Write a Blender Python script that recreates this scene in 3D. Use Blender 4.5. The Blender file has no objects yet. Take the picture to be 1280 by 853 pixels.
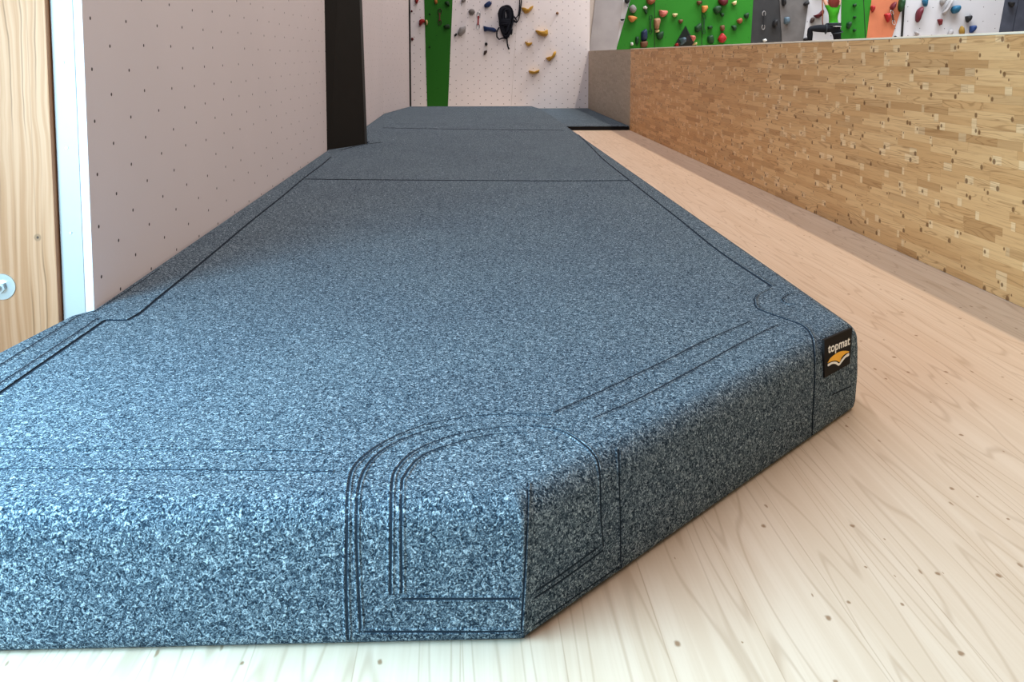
import bpy, bmesh, math, random
from mathutils import Vector, Matrix, noise
from mathutils.bvhtree import BVHTree

S = bpy.context.scene
COL = S.collection
random.seed(7)

# ------------------------------------------------------------------ camera
F, CX, CY, PITCH, YAW, CAMZ = 1080.0, 640.0, 160.0, math.radians(4.76), math.radians(3.07), 1.18
cam = bpy.data.cameras.new('camera')
camo = bpy.data.objects.new('camera', cam)
COL.objects.link(camo)
camo.location = (0, 0, CAMZ)
camo.rotation_euler = (math.pi / 2 - PITCH, 0, -YAW)
cam.sensor_width = 36
cam.lens = F / 1280 * 36
cam.shift_y = -(426.5 - CY) / 1280
cam.clip_start = 0.05
cam.clip_end = 200
S.camera = camo
EYE = Vector((0, 0, CAMZ))


def ray(px, py):
    """Direction, measured off the photo, in which a point of the place lies."""
    x, y = (px - CX) / F, -(py - CY) / F
    d = Vector((x, math.cos(PITCH) + math.sin(PITCH) * y, -math.sin(PITCH) + math.cos(PITCH) * y))
    c, s = math.cos(-YAW), math.sin(-YAW)
    return Vector((c * d.x - s * d.y, s * d.x + c * d.y, d.z))


def on_y(px, py, y):
    d = ray(px, py)
    return EYE + d * (y / d.y)


def on_z(px, py, z):
    d = ray(px, py)
    return EYE + d * ((z - CAMZ) / d.z)


# ------------------------------------------------------------------ nodes
class NT:
    def __init__(self, name):
        self.m = bpy.data.materials.new(name)
        self.m.use_nodes = True
        self.t = self.m.node_tree
        self.b = self.t.nodes['Principled BSDF']

    def n(self, typ, ins=None, **kw):
        nd = self.t.nodes.new(typ)
        for k, v in kw.items():
            setattr(nd, k, v)
        for k, v in (ins or {}).items():
            if hasattr(v, 'is_output'):
                self.t.links.new(v, nd.inputs[k])
            elif v is not None:
                nd.inputs[k].default_value = v
        return nd

    def ma(self, op, a, b=None, c=None, clamp=False):
        nd = self.n('ShaderNodeMath', {0: a, 1: b, 2: c}, operation=op, use_clamp=clamp)
        return nd.outputs[0]

    def obj(self):
        return self.n('ShaderNodeTexCoord').outputs['Object']

    def sep(self, v):
        nd = self.n('ShaderNodeSeparateXYZ', {0: v})
        return nd.outputs[0], nd.outputs[1], nd.outputs[2]

    def com(self, x, y, z=0.0):
        return self.n('ShaderNodeCombineXYZ', {0: x, 1: y, 2: z}).outputs[0]

    def noise(self, vec, scale, detail=2.0, rough=0.5, dist=0.0):
        return self.n('ShaderNodeTexNoise', {'Vector': vec, 'Scale': scale, 'Detail': detail,
                                             'Roughness': rough, 'Distortion': dist}).outputs[0]

    def white(self, vec):
        return self.n('ShaderNodeTexWhiteNoise', {'Vector': vec}, noise_dimensions='3D').outputs[0]

    def ramp(self, fac, stops, interp='LINEAR'):
        nd = self.n('ShaderNodeValToRGB', {0: fac})
        cr = nd.color_ramp
        cr.interpolation = interp
        while len(cr.elements) < len(stops):
            cr.elements.new(0.5)
        for e, (p, c) in zip(cr.elements, stops):
            e.position = p
            e.color = (c[0], c[1], c[2], 1) if not isinstance(c, (int, float)) else (c, c, c, 1)
        return nd.outputs[0]

    def mix(self, f, a, b, mode='MIX'):
        nd = self.n('ShaderNodeMix', None, data_type='RGBA', blend_type=mode)
        for i, v in ((0, f), (6, a), (7, b)):
            if hasattr(v, 'is_output'):
                self.t.links.new(v, nd.inputs[i])
            elif i == 0:
                nd.inputs[0].default_value = v
            else:
                nd.inputs[i].default_value = (v[0], v[1], v[2], 1)
        return nd.outputs[2]

    def smooth(self, v, lo, hi):
        nd = self.n('ShaderNodeMapRange', {0: v, 1: lo, 2: hi, 3: 0.0, 4: 1.0}, interpolation_type='SMOOTHSTEP')
        return nd.outputs[0]

    def bump(self, h, strength, dist):
        o = self.n('ShaderNodeBump', {'Strength': strength, 'Distance': dist, 'Height': h}).outputs[0]
        self.t.links.new(o, self.b.inputs['Normal'])

    def out(self, col=None, rough=0.6, spec=0.3, metal=0.0):
        i = self.b.inputs
        if col is not None:
            if hasattr(col, 'is_output'):
                self.t.links.new(col, i['Base Color'])
            else:
                i['Base Color'].default_value = (col[0], col[1], col[2], 1)
        if hasattr(rough, 'is_output'):
            self.t.links.new(rough, i['Roughness'])
        else:
            i['Roughness'].default_value = rough
        i['Specular IOR Level'].default_value = spec
        i['Metallic'].default_value = metal
        return self.m


def srgb(r, g, b):
    f = lambda c: (c / 255 / 12.92) if c / 255 <= 0.04045 else ((c / 255 + 0.055) / 1.055) ** 2.4
    return (f(r), f(g), f(b))


def mat_plain(name, col, rough=0.6, spec=0.3, metal=0.0, var=0.12, scale=9.0):
    t = NT(name)
    v = t.noise(t.obj(), scale, 3.0)
    c = t.mix(v, [x * (1 - var) for x in col], [min(1, x * (1 + var)) for x in col])
    return t.out(c, rough, spec, metal)


def mat_fabric():
    t = NT('felt_carpet')
    p = t.obj()
    a = t.noise(p, 120.0, 3.0, 0.62, 1.6)
    b = t.noise(p, 260.0, 1.0, 0.5, 0.8)
    g = t.ma('ADD', t.ma('MULTIPLY', a, 0.75), t.ma('MULTIPLY', b, 0.25))
    c = t.ramp(g, [(0.36, FAB[0]), (0.455, FAB[1]), (0.545, FAB[2]), (0.64, FAB[3])])
    w = t.noise(t.com(*t.sep(p)), 2.2, 2.0)
    c = t.mix(t.smooth(w, 0.3, 0.7), c, t.mix(1.0, c, (0.9, 0.9, 0.92), 'MULTIPLY'))
    low = t.noise(p, 5.0, 2.0)
    h = t.ma('ADD', g, t.ma('MULTIPLY', low, 1.2))
    t.bump(h, 0.85, 0.009)
    t.t.links.new(t.ma('MULTIPLY', t.smooth(g, 0.40, 0.62), 0.12), t.b.inputs['Sheen Weight'])
    t.b.inputs['Sheen Roughness'].default_value = 0.5
    t.b.inputs['Sheen Tint'].default_value = (0.45, 0.64, 0.78, 1)
    return t.out(c, 0.95, 0.05)


FAB = [(0.008, 0.016, 0.027), (0.036, 0.057, 0.081), (0.142, 0.190, 0.230), (0.47, 0.56, 0.62)]


def knots(t, u, v, cell, rmin, rmax, seed, amount):
    """Mask of small roundish knots scattered over a board (u along width, v along length)."""
    wob = t.noise(t.com(t.ma('MULTIPLY', u, 55.0), t.ma('MULTIPLY', v, 55.0), seed), 1.0, 2.0)
    u = t.ma('ADD', u, t.ma('MULTIPLY_ADD', wob, 0.014, -0.007))
    vec = t.com(t.ma('ADD', t.ma('DIVIDE', u, cell), seed), t.ma('DIVIDE', v, cell))
    vo = t.n('ShaderNodeTexVoronoi', {'Vector': vec, 'Scale': 1.0, 'Randomness': 1.0}, voronoi_dimensions='2D')
    rnd = t.n('ShaderNodeSeparateColor', {0: vo.outputs['Color']})
    d = t.ma('MULTIPLY', vo.outputs['Distance'], cell)
    r = t.ma('MULTIPLY_ADD', rnd.outputs[0], rmax - rmin, rmin)
    m = t.ma('SUBTRACT', 1.0, t.smooth(t.ma('DIVIDE', d, r), 0.35, 1.0))
    return t.ma('MULTIPLY', m, t.ma('LESS_THAN', rnd.outputs[1], amount)), vo.outputs['Distance']


def mat_floor():
    t = NT('pale_pine_planks')
    x, y, z = t.sep(t.obj())
    w = 0.205
    xs = t.ma('ADD', t.ma('DIVIDE', x, w), 0.075 + 40)
    idx = t.ma('FLOOR', xs)
    fr = t.ma('SUBTRACT', xs, idx)
    rnd = t.white(t.com(idx, 3.7, 0.0))
    yo = t.ma('MULTIPLY_ADD', rnd, 37.0, y)
    # grain along y
    g1 = t.noise(t.com(t.ma('MULTIPLY', x, 26.0), t.ma('MULTIPLY', yo, 0.9), t.ma('MULTIPLY', idx, 2.1)), 1.0, 3.0, 0.55, 0.6)
    g2 = t.noise(t.com(t.ma('MULTIPLY', x, 150.0), t.ma('MULTIPLY', yo, 2.2), idx), 1.0, 2.0)
    rings = t.ma('PINGPONG', t.ma('MULTIPLY', t.noise(t.com(t.ma('MULTIPLY', x, 7.0), t.ma('MULTIPLY', yo, 0.55), idx), 1.0, 1.0), 11.0), 0.5)
    ringm = t.ma('SUBTRACT', 1.0, t.smooth(rings, 0.0, 0.14))
    base = t.mix(t.smooth(g1, 0.35, 0.68), FLOOR[0], FLOOR[1])
    base = t.mix(t.ma('MULTIPLY', t.smooth(g2, 0.45, 0.75), 0.22), base, FLOOR[2])
    base = t.mix(t.ma('MULTIPLY', ringm, 0.30), base, FLOOR[3])
    base = t.mix(t.ma('MULTIPLY', rnd, 0.30), base, FLOOR[2])
    k1, d1 = knots(t, t.ma('MULTIPLY', x, 1.4), yo, 0.16, 0.003, 0.013, 1.3, 0.42)
    base = t.mix(t.ma('MULTIPLY', k1, 0.85), base, FLOOR[3])
    k2, d2 = knots(t, x, t.ma('MULTIPLY', yo, 0.35), 0.12, 0.0015, 0.006, 5.1, 0.45)
    base = t.mix(t.ma('MULTIPLY', k2, 0.75), base, FLOOR[3])
    edge = t.ma('MINIMUM', fr, t.ma('SUBTRACT', 1.0, fr))
    gap = t.ma('SUBTRACT', 1.0, t.smooth(edge, 0.002, 0.010))
    base = t.mix(t.ma('MULTIPLY', gap, 0.30), base, FLOOR[3])
    return t.out(base, 0.5, 0.12)


FLOOR = [(0.61, 0.480, 0.365), (0.67, 0.545, 0.430), (0.54, 0.395, 0.275), (0.24, 0.135, 0.07)]


def mat_lamella(name, c0, c1, c2, dark, contrast=1.0):
    """Edge-glued finger-jointed board: long y, tall z."""
    t = NT(name)
    x, y, z = t.sep(t.obj())
    h = 0.043
    zs = t.ma('ADD', t.ma('DIVIDE', z, h), 60.0)
    row = t.ma('FLOOR', zs)
    rr = t.white(t.com(row, 1.7, 4.0))
    ysh = t.ma('MULTIPLY_ADD', rr, 23.0, t.ma('DIVIDE', y, 0.33))
    vo = t.n('ShaderNodeTexVoronoi', {'W': t.ma('MULTIPLY_ADD', row, 41.0, ysh), 'Scale': 1.0, 'Randomness': 1.0}, voronoi_dimensions='1D')
    cc = t.n('ShaderNodeSeparateColor', {0: vo.outputs['Color']})
    r1, r2, r3 = cc.outputs[0], cc.outputs[1], cc.outputs[2]
    g = t.noise(t.com(t.ma('MULTIPLY', y, 3.2), t.ma('MULTIPLY', z, 70.0), t.ma('MULTIPLY', r1, 50.0)), 1.0, 3.0, 0.55, 0.9)
    g2 = t.noise(t.com(t.ma('MULTIPLY', y, 1.6), t.ma('MULTIPLY', z, 17.0), t.ma('MULTIPLY', r2, 50.0)), 1.0, 1.0, 0.5, 0.6)
    rings = t.ma('PINGPONG', t.ma('MULTIPLY', g2, 9.0), 0.5)
    ringm = t.ma('MULTIPLY', t.ma('SUBTRACT', 1.0, t.smooth(rings, 0.0, 0.2)), t.smooth(r3, 0.40, 0.7))
    EDGE = t.n('ShaderNodeTexVoronoi', {'W': t.ma('MULTIPLY_ADD', row, 41.0, ysh), 'Scale': 1.0, 'Randomness': 1.0}, voronoi_dimensions='1D', feature='DISTANCE_TO_EDGE').outputs['Distance']
    base = t.mix(t.smooth(r1, 0.0, 1.0), c0, c1)
    base = t.mix(t.ma('MULTIPLY', t.ma('MULTIPLY', t.ma('GREATER_THAN', r2, 0.74), t.ma('LESS_THAN', EDGE, t.ma('MULTIPLY_ADD', r3, 0.22, 0.06))), 0.55 * contrast), base, c2)
    base = t.mix(t.ma('MULTIPLY', t.ma('GREATER_THAN', t.ma('FRACT', t.ma('MULTIPLY', r3, 7.31)), 0.84), 0.30 * contrast), base, dark)
    base = t.mix(t.ma('MULTIPLY', t.smooth(g, 0.45, 0.75), 0.36 * contrast), base, dark)
    base = t.mix(t.ma('MULTIPLY', ringm, 0.50 * contrast), base, dark)
    # knots sit by the joints
    fz = t.ma('SUBTRACT', zs, t.ma('ADD', row, 0.5))
    e = EDGE
    ee = t.ma('DIVIDE', t.ma('SUBTRACT', e, 0.045), t.ma('MULTIPLY_ADD', r3, 0.035, 0.018))
    fz2 = t.ma('DIVIDE', t.ma('ADD', fz, t.ma('MULTIPLY_ADD', r3, 0.7, -0.35)), t.ma('MULTIPLY_ADD', r3, 0.30, 0.16))
    kd = t.ma('SQRT', t.ma('ADD', t.ma('MULTIPLY', ee, ee), t.ma('MULTIPLY', fz2, fz2)))
    km = t.ma('MULTIPLY', t.ma('SUBTRACT', 1.0, t.smooth(kd, 0.6, 1.1)), t.ma('GREATER_THAN', r1, 0.62))
    base = t.mix(t.ma('MULTIPLY', km, 0.8 * contrast), base, (dark[0] * 0.5, dark[1] * 0.42, dark[2] * 0.36))
    jm = t.ma('SUBTRACT', 1.0, t.smooth(e, 0.0, 0.012))
    base = t.mix(t.ma('MULTIPLY', jm, 0.25 * contrast), base, dark)
    af = t.ma('ABSOLUTE', fz)
    base = t.mix(t.ma('MULTIPLY', t.smooth(af, 0.46, 0.5), 0.16 * contrast), base, dark)
    return t.out(base, 0.5, 0.2)


def mat_timber():
    t = NT('glulam_timber')
    x, y, z = t.sep(t.obj())
    wob = t.noise(t.com(t.ma('MULTIPLY', x, 5.0), 0.0, t.ma('MULTIPLY', z, 2.4)), 1.0, 2.0, 0.5, 0.3)
    xx = t.ma('ADD', x, t.ma('MULTIPLY', wob, 0.045))
    g = t.noise(t.com(t.ma('MULTIPLY', xx, 60.0), 1.0, t.ma('MULTIPLY', z, 0.8)), 1.0, 3.0)
    base = t.mix(t.smooth(g, 0.35, 0.68), (0.52, 0.265, 0.150), (0.41, 0.185, 0.088))
    rg = t.ma('PINGPONG', t.ma('MULTIPLY', xx, 21.0), 0.5)
    lm = t.ma('MULTIPLY', t.ma('SUBTRACT', 1.0, t.smooth(rg, 0.0, 0.085)), t.smooth(t.noise(t.com(t.ma('MULTIPLY', x, 9.0), 3.0, t.ma('MULTIPLY', z, 1.3)), 1.0, 1.0), 0.42, 0.6))
    base = t.mix(t.ma('MULTIPLY', lm, 0.75), base, (0.20, 0.09, 0.04))
    # knot
    kx, kz = KNOT
    dx = t.ma('DIVIDE', t.ma('SUBTRACT', x, kx), 0.011)
    dz = t.ma('DIVIDE', t.ma('SUBTRACT', z, kz), 0.012)
    d = t.ma('SQRT', t.ma('ADD', t.ma('MULTIPLY', dx, dx), t.ma('MULTIPLY', dz, dz)))
    base = t.mix(t.ma('SUBTRACT', 1.0, t.smooth(d, 0.8, 1.3)), base, (0.30, 0.15, 0.08))
    base = t.mix(t.ma('SUBTRACT', 1.0, t.smooth(d, 0.25, 0.5)), base, (0.06, 0.03, 0.02))
    lam = t.smooth(t.ma('ABSOLUTE', t.ma('SUBTRACT', x, -1.478)), 0.0, 0.003)
    base = t.mix(t.ma('MULTIPLY', t.ma('SUBTRACT', 1.0, lam), 0.35), base, (0.25, 0.12, 0.06))
    return t.out(base, 0.55, 0.25)


def mat_holes(name, col, axis, u0, z0, du, dz, rh, seam=None, rows=None, hole=(0.045, 0.032, 0.03)):
    """Painted climbing panel with a staggered grid of small bolt holes. axis: 0 = grid runs in x, 1 = in y."""
    t = NT(name)
    p = t.obj()
    s = t.sep(p)
    u, z = s[axis], s[2]
    us = t.ma('DIVIDE', t.ma('SUBTRACT', u, u0 - 60 * du), du)
    zs = t.ma('DIVIDE', t.ma('SUBTRACT', z, z0 - 40 * dz), dz)
    m = None
    for ou in (0.0, 0.5):
        a = t.ma('ADD', us, ou + 0.5)
        b = t.ma('ADD', zs, ou + 0.5)
        fa, fb = t.ma('FLOOR', a), t.ma('FLOOR', b)
        j = t.n('ShaderNodeTexWhiteNoise', {'Vector': t.com(fa, fb, ou)}, noise_dimensions='3D')
        jc = t.n('ShaderNodeSeparateColor', {0: j.outputs['Color']})
        ua = t.ma('MULTIPLY', t.ma('ADD', t.ma('SUBTRACT', t.ma('SUBTRACT', a, fa), 0.5), t.ma('MULTIPLY_ADD', jc.outputs[0], 0.06, -0.03)), du)
        zb = t.ma('MULTIPLY', t.ma('ADD', t.ma('SUBTRACT', t.ma('SUBTRACT', b, fb), 0.5), t.ma('MULTIPLY_ADD', jc.outputs[1], 0.06, -0.03)), dz)
        d = t.ma('SQRT', t.ma('ADD', t.ma('MULTIPLY', ua, ua), t.ma('MULTIPLY', zb, zb)))
        mm = t.ma('MULTIPLY', t.ma('SUBTRACT', 1.0, t.smooth(d, rh * 0.75, rh * 1.15)), t.ma('LESS_THAN', jc.outputs[2], 0.95))
        m = mm if m is None else t.ma('MAXIMUM', m, mm)
    v = t.noise(p, 1.3, 3.0)
    base = t.mix(v, [c * 0.95 for c in col], [min(1, c * 1.04) for c in col])
    base = t.mix(m, base, hole)
    if seam is not None:
        for sv in seam:
            dd = t.ma('ABSOLUTE', t.ma('SUBTRACT', u, sv))
            base = t.mix(t.ma('MULTIPLY', t.ma('SUBTRACT', 1.0, t.smooth(dd, 0.0, rh * 0.8)), 0.35), base, (0.1, 0.08, 0.08))
    t.bump(t.noise(p, 220.0, 2.0), 0.12, 0.002)
    return t.out(base, 0.55, 0.2)


# ------------------------------------------------------------------ meshes
def link(name, bm, mats, parent=None, smooth=False):
    me = bpy.data.meshes.new(name)
    bm.normal_update()
    bm.to_mesh(me)
    bm.free()
    for m in (mats if isinstance(mats, (list, tuple)) else [mats]):
        me.materials.append(m)
    if smooth:
        for p in me.polygons:
            p.use_smooth = True
    o = bpy.data.objects.new(name, me)
    COL.objects.link(o)
    if parent is not None:
        o.parent = parent
    return o


def tag(o, label=None, cat=None, group=None, kind=None):
    for k, v in (('label', label), ('category', cat), ('group', group), ('kind', kind)):
        if v:
            o[k] = v
    return o


def empty(name, loc=(0, 0, 0), rz=0.0):
    o = bpy.data.objects.new(name, None)
    o.empty_display_size = 0.1
    COL.objects.link(o)
    o.location = loc
    o.rotation_euler = (0, 0, rz)
    return o


def prism(bm, pts, ext, mi=0):
    """Solid from a planar loop of points pushed along the vector ext."""
    a = [bm.verts.new(p) for p in pts]
    b = [bm.verts.new(Vector(p) + Vector(ext)) for p in pts]
    fs = [bm.faces.new(a), bm.faces.new(b[::-1])]
    n = len(pts)
    for i in range(n):
        fs.append(bm.faces.new((a[i], b[i], b[(i + 1) % n], a[(i + 1) % n])))
    for f in fs:
        f.material_index = mi
    bmesh.ops.recalc_face_normals(bm, faces=fs)
    return fs


def box(bm, lo, hi, mi=0, bev=0.0):
    x0, y0, z0 = lo
    x1, y1, z1 = hi
    fs = prism(bm, [(x0, y0, z0), (x1, y0, z0), (x1, y1, z0), (x0, y1, z0)], (0, 0, z1 - z0), mi)
    if bev:
        es = list({e for f in fs for e in f.edges})
        bmesh.ops.bevel(bm, geom=es, offset=bev, segments=2, affect='EDGES', profile=0.6)


def tube(bm, pts, r, seg=8, closed=False, mi=0):
    pts = [Vector(p) for p in pts]
    n = len(pts)
    rings = []
    up = Vector((0.13, 0.31, 0.94)).normalized()
    for i in range(n):
        a = pts[(i - 1) % n] if (closed or i > 0) else pts[0]
        b = pts[(i + 1) % n] if (closed or i < n - 1) else pts[-1]
        d = (b - a).normalized()
        s = d.cross(up)
        if s.length < 0.05:
            s = d.cross(Vector((1, 0, 0)))
        s.normalize()
        q = s.cross(d)
        rr = r[i] if isinstance(r, (list, tuple)) else r
        rings.append([bm.verts.new(pts[i] + (s * math.cos(k * 2 * math.pi / seg) + q * math.sin(k * 2 * math.pi / seg)) * rr) for k in range(seg)])
    m = n if closed else n - 1
    for i in range(m):
        A, B = rings[i], rings[(i + 1) % n]
        for k in range(seg):
            f = bm.faces.new((A[k], A[(k + 1) % seg], B[(k + 1) % seg], B[k]))
            f.material_index = mi
    if not closed:
        bm.faces.new(rings[0][::-1]).material_index = mi
        bm.faces.new(rings[-1]).material_index = mi


def disc(bm, c, axis, r, h, seg=20, mi=0, r2=None):
    c, axis = Vector(c), Vector(axis).normalized()
    s = axis.orthogonal().normalized()
    q = axis.cross(s)
    r2 = r if r2 is None else r2
    A = [bm.verts.new(c + (s * math.cos(k * 2 * math.pi / seg) + q * math.sin(k * 2 * math.pi / seg)) * r) for k in range(seg)]
    B = [bm.verts.new(c + axis * h + (s * math.cos(k * 2 * math.pi / seg) + q * math.sin(k * 2 * math.pi / seg)) * r2) for k in range(seg)]
    fs = [bm.faces.new(A[::-1]), bm.faces.new(B)]
    for k in range(seg):
        fs.append(bm.faces.new((A[k], A[(k + 1) % seg], B[(k + 1) % seg], B[k])))
    for f in fs:
        f.material_index = mi


def catmull(pts, step):
    out = []
    P = [Vector(p) for p in pts]
    P = [P[0] * 2 - P[1]] + P + [P[-1] * 2 - P[-2]]
    for i in range(1, len(P) - 2):
        p0, p1, p2, p3 = P[i - 1:i + 3]
        n = max(1, int((p2 - p1).length / step))
        for k in range(n):
            t = k / n
            out.append(0.5 * ((2 * p1) + (p2 - p0) * t + (2 * p0 - 5 * p1 + 4 * p2 - p3) * t * t + (3 * p1 - p0 - 3 * p2 + p3) * t ** 3))
    out.append(P[-2])
    return out


# ------------------------------------------------------------------ materials
KN = on_y(47, 297, 3.018)
KNOT = (KN.x, KN.z)
fabric = mat_fabric()
thread = mat_plain('dark_seam_thread', (0.016, 0.024, 0.036), 0.9, 0.05)
under = mat_plain('black_underside', (0.012, 0.012, 0.013), 0.9, 0.1)
black_patch = mat_plain('black_label_cloth', (0.010, 0.008, 0.008), 0.8, 0.15)
white_print = mat_plain('white_print', (0.86, 0.84, 0.82), 0.7, 0.1)
orange_print = mat_plain('amber_print', (0.90, 0.46, 0.06), 0.7, 0.1)
pine = mat_floor()
lamella = mat_lamella('laminated_pine', (0.58, 0.305, 0.125), (0.70, 0.405, 0.185), (0.84, 0.58, 0.33), (0.26, 0.11, 0.035))
lamella_grey = mat_lamella('greyer_laminated_pine', (0.40, 0.31, 0.22), (0.44, 0.345, 0.25), (0.47, 0.37, 0.27), (0.24, 0.17, 0.11), 0.6)  # greyer, lower-contrast tone for the far end section of the parapet
rail_wood = mat_plain('pale_rail_wood', (0.80, 0.68, 0.53), 0.5, 0.2)
timber = mat_timber()
white_board = mat_plain('white_end_board', (0.45, 0.44, 0.435), 0.45, 0.3, 0, 0.03)
metal = mat_plain('zinc_plated_steel', (0.62, 0.66, 0.68), 0.35, 0.5, 0.85, 0.1)
black_paint = mat_plain('black_paint', (0.014, 0.013, 0.011), 0.6, 0.2)
grid_z0 = CAMZ + 0.132
wall_paint = mat_holes('panel_paint_side', (0.74, 0.675, 0.685), 1, 3.10, grid_z0, 0.325, 0.183, 0.0068)
far_paint = mat_holes('panel_paint_far', (0.88, 0.85, 0.87), 0, 0.05, 0.5, 0.25, 0.165, 0.0085)
green_paint = mat_holes('green_panel_paint', (0.019, 0.155, 0.012), 0, 0.05, 0.5, 0.65, 0.37, 0.009, hole=(0.01, 0.06, 0.01))
grey_concrete = mat_plain('grey_textured_panel', (0.34, 0.32, 0.325), 0.8, 0.1, 0, 0.22, 3.0)
dark_grey = mat_plain('charcoal_panel', (0.030, 0.030, 0.031), 0.8, 0.15, 0, 0.25, 4.0)
mid_grey = mat_plain('slate_grey_panel', (0.105, 0.098, 0.095), 0.8, 0.1, 0, 0.3, 5.0)
orange_paint = mat_plain('orange_panel', (0.43, 0.138, 0.068), 0.7, 0.15, 0, 0.15, 4.0)
white_rough = mat_holes('white_panel_paint', (0.47, 0.465, 0.48), 0, 7.0, 0.5, 0.6, 0.33, 0.011)
slate_blue = mat_plain('blue_black_panel', (0.050, 0.056, 0.075), 0.7, 0.2, 0, 0.5, 5.0)
beige = mat_plain('beige_strip', (0.50, 0.44, 0.40), 0.7, 0.1)
plaster = mat_plain('plain_plaster', (0.55, 0.52, 0.50), 0.8, 0.1)

# ------------------------------------------------------------------ setting
YF = 18.3       # far wall beyond the mat
YR = 19.8       # climbing wall of the hall behind the parapet
XR = 2.61       # parapet face

bm = bmesh.new()
box(bm, (-6, -5, -0.12), (16, 21, 0.0))
tag(link('floor', bm, pine), kind='structure')

# parapet of laminated pine
bm = bmesh.new()
box(bm, (XR, -1.0, 0.002), (XR + 0.10, 13.60, 1.283))
wr = tag(link('wall_right', bm, lamella), kind='structure')
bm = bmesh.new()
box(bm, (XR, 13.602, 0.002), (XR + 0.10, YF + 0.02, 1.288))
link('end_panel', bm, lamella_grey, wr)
bm = bmesh.new()
box(bm, (XR - 0.002, -1.0, 1.284), (XR + 0.104, 13.60, 1.296), 0, 0.003)
link('top_rail', bm, rail_wood, wr)

# near left climbing wall: painted panel, its end board, screws
L0 = 3.04
bm = bmesh.new()
box(bm, (-1.333, L0, 0.02), (-1.303, 8.16, 3.6), 0, 0.003)
wl = tag(link('wall_left', bm, wall_paint), kind='structure')
bm = bmesh.new()
box(bm, (-1.410, L0 + 0.002, 0.02), (-1.335, 8.1, 3.6), 0, 0.002)
link('end_board', bm, white_board, wl)
for px, py in ((78, 78), (83, 185), (88, 291)):
    p = on_y(px, py, L0)
    bm = bmesh.new()
    disc(bm, (p.x, L0 + 0.003, p.z), (0, -1, 0), 0.0055, 0.004, 14, 0, 0.0045)
    box(bm, (p.x - 0.0035, L0 - 0.0016, p.z - 0.0007), (p.x + 0.0035, L0 - 0.0010, p.z + 0.0007), 1)
    link('screw', bm, [metal, black_paint], wl, False)
# second run of the left wall, turning inwards at its far end
bm = bmesh.new()
x1 = -1.262
prism(bm, [(x1, 8.95, 0.02), (x1, 13.32, 0.02), (-0.985, 15.24, 0.02), (-1.10, 15.26, 0.02), (x1 - 0.12, 13.4, 0.02), (x1 - 0.12, 8.95, 0.02)], (0, 0, 4.2))
wl2 = tag(link('wall_left_rear', bm, wall_paint), kind='structure')
bm = bmesh.new()
prism(bm, [(-0.984, 15.245, 0.02), (-0.955, 15.25, 0.02), (-1.15, 18.25, 0.02), (-1.22, 18.25, 0.02)], (0, 0, 4.2))
tag(link('trim_1', bm, black_paint), kind='structure')

# laminated post at the left
bm = bmesh.new()
box(bm, (-1.70, 3.018, 0.0), (-1.4155, 3.24, 3.6), 0, 0.004)
post = tag(link('timber_post', bm, timber), 'laminated timber post with a steel washer, beside the white wall end', 'post')
p = on_y(3, 358.5, 3.018)
bm = bmesh.new()
disc(bm, (p.x, 3.019, p.z), (0, -1, 0), 0.0465, 0.005, 40, 0, 0.045)
wa = link('washer', bm, metal, post)
bm = bmesh.new()
disc(bm, (p.x - 0.004, 3.0138, p.z), (0, -1, 0), 0.021, 0.014, 6)
link('nut', bm, metal, wa)
bm = bmesh.new()
disc(bm, (p.x - 0.004, 2.9996, p.z), (0, -1, 0), 0.0105, 0.010, 16, 0, 0.009)
link('bolt', bm, metal, wa)

# black column between the two wall runs
tl, tr = on_y(397, 0, 8.19), on_y(450, 0, 8.70)
bm = bmesh.new()
k = 4.2
def up(base, top):
    d = (top - base)
    return base + d * ((k - base.z) / d.z)
bl, br = Vector((-1.300, 8.19, 0.02)), Vector((-1.006, 8.70, 0.02))
g = [bl, br, Vector((-1.01, 8.93, 0.02)), Vector((-1.33, 8.93, 0.02)), Vector((-1.33, 8.19, 0.02))]
tL, tR = up(Vector((-1.300, 8.19, 0.3)), tl), up(Vector((-1.006, 8.70, 0.3)), tr)
tops = [tL, tR, Vector((tR.x, 8.93, k)), Vector((tL.x - 0.03, 8.93, k)), Vector((tL.x - 0.03, 8.19, k))]
a = [bm.verts.new(v) for v in g]
b = [bm.verts.new(v) for v in tops]
bm.faces.new(a)
bm.faces.new(b)
for i in range(5):
    bm.faces.new((a[i], b[i], b[(i + 1) % 5], a[(i + 1) % 5]))
bmesh.ops.recalc_face_normals(bm, faces=bm.faces)
colm = tag(link('column', bm, black_paint), 'tall black column standing in the mat at the end of the perforated wall', 'column', None, 'thing')
# small white mark on the column
d = ray(429.7, 66.5)
nrm = (br - bl).cross(tL - bl).normalized()
hit = EYE + d * ((bl - EYE).dot(nrm) / d.dot(nrm))
if nrm.y > 0:
    nrm = -nrm
bm = bmesh.new()
disc(bm, hit - nrm * 0.004, nrm, 0.010, 0.010, 12)
link('screw', bm, white_print, colm)

# far wall: white panels and the green stripe
def strip(edges_l, edges_r, Y, thick, mat, name, parent, z0, z1):
    """Upright panel whose two sides run through measured points (top, bottom)."""
    def at(e, z):
        a, b = on_y(e[0][0], e[0][1], Y), on_y(e[1][0], e[1][1], Y)
        t = (z - a.z) / (b.z - a.z)
        return a.x + (b.x - a.x) * t
    pts = [(at(edges_l, z0), Y, z0), (at(edges_r, z0), Y, z0), (at(edges_r, z1), Y, z1), (at(edges_l, z1), Y, z1)]
    bm = bmesh.new()
    prism(bm, pts, (0, thick, 0))
    return link(name, bm, mat, parent)


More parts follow.
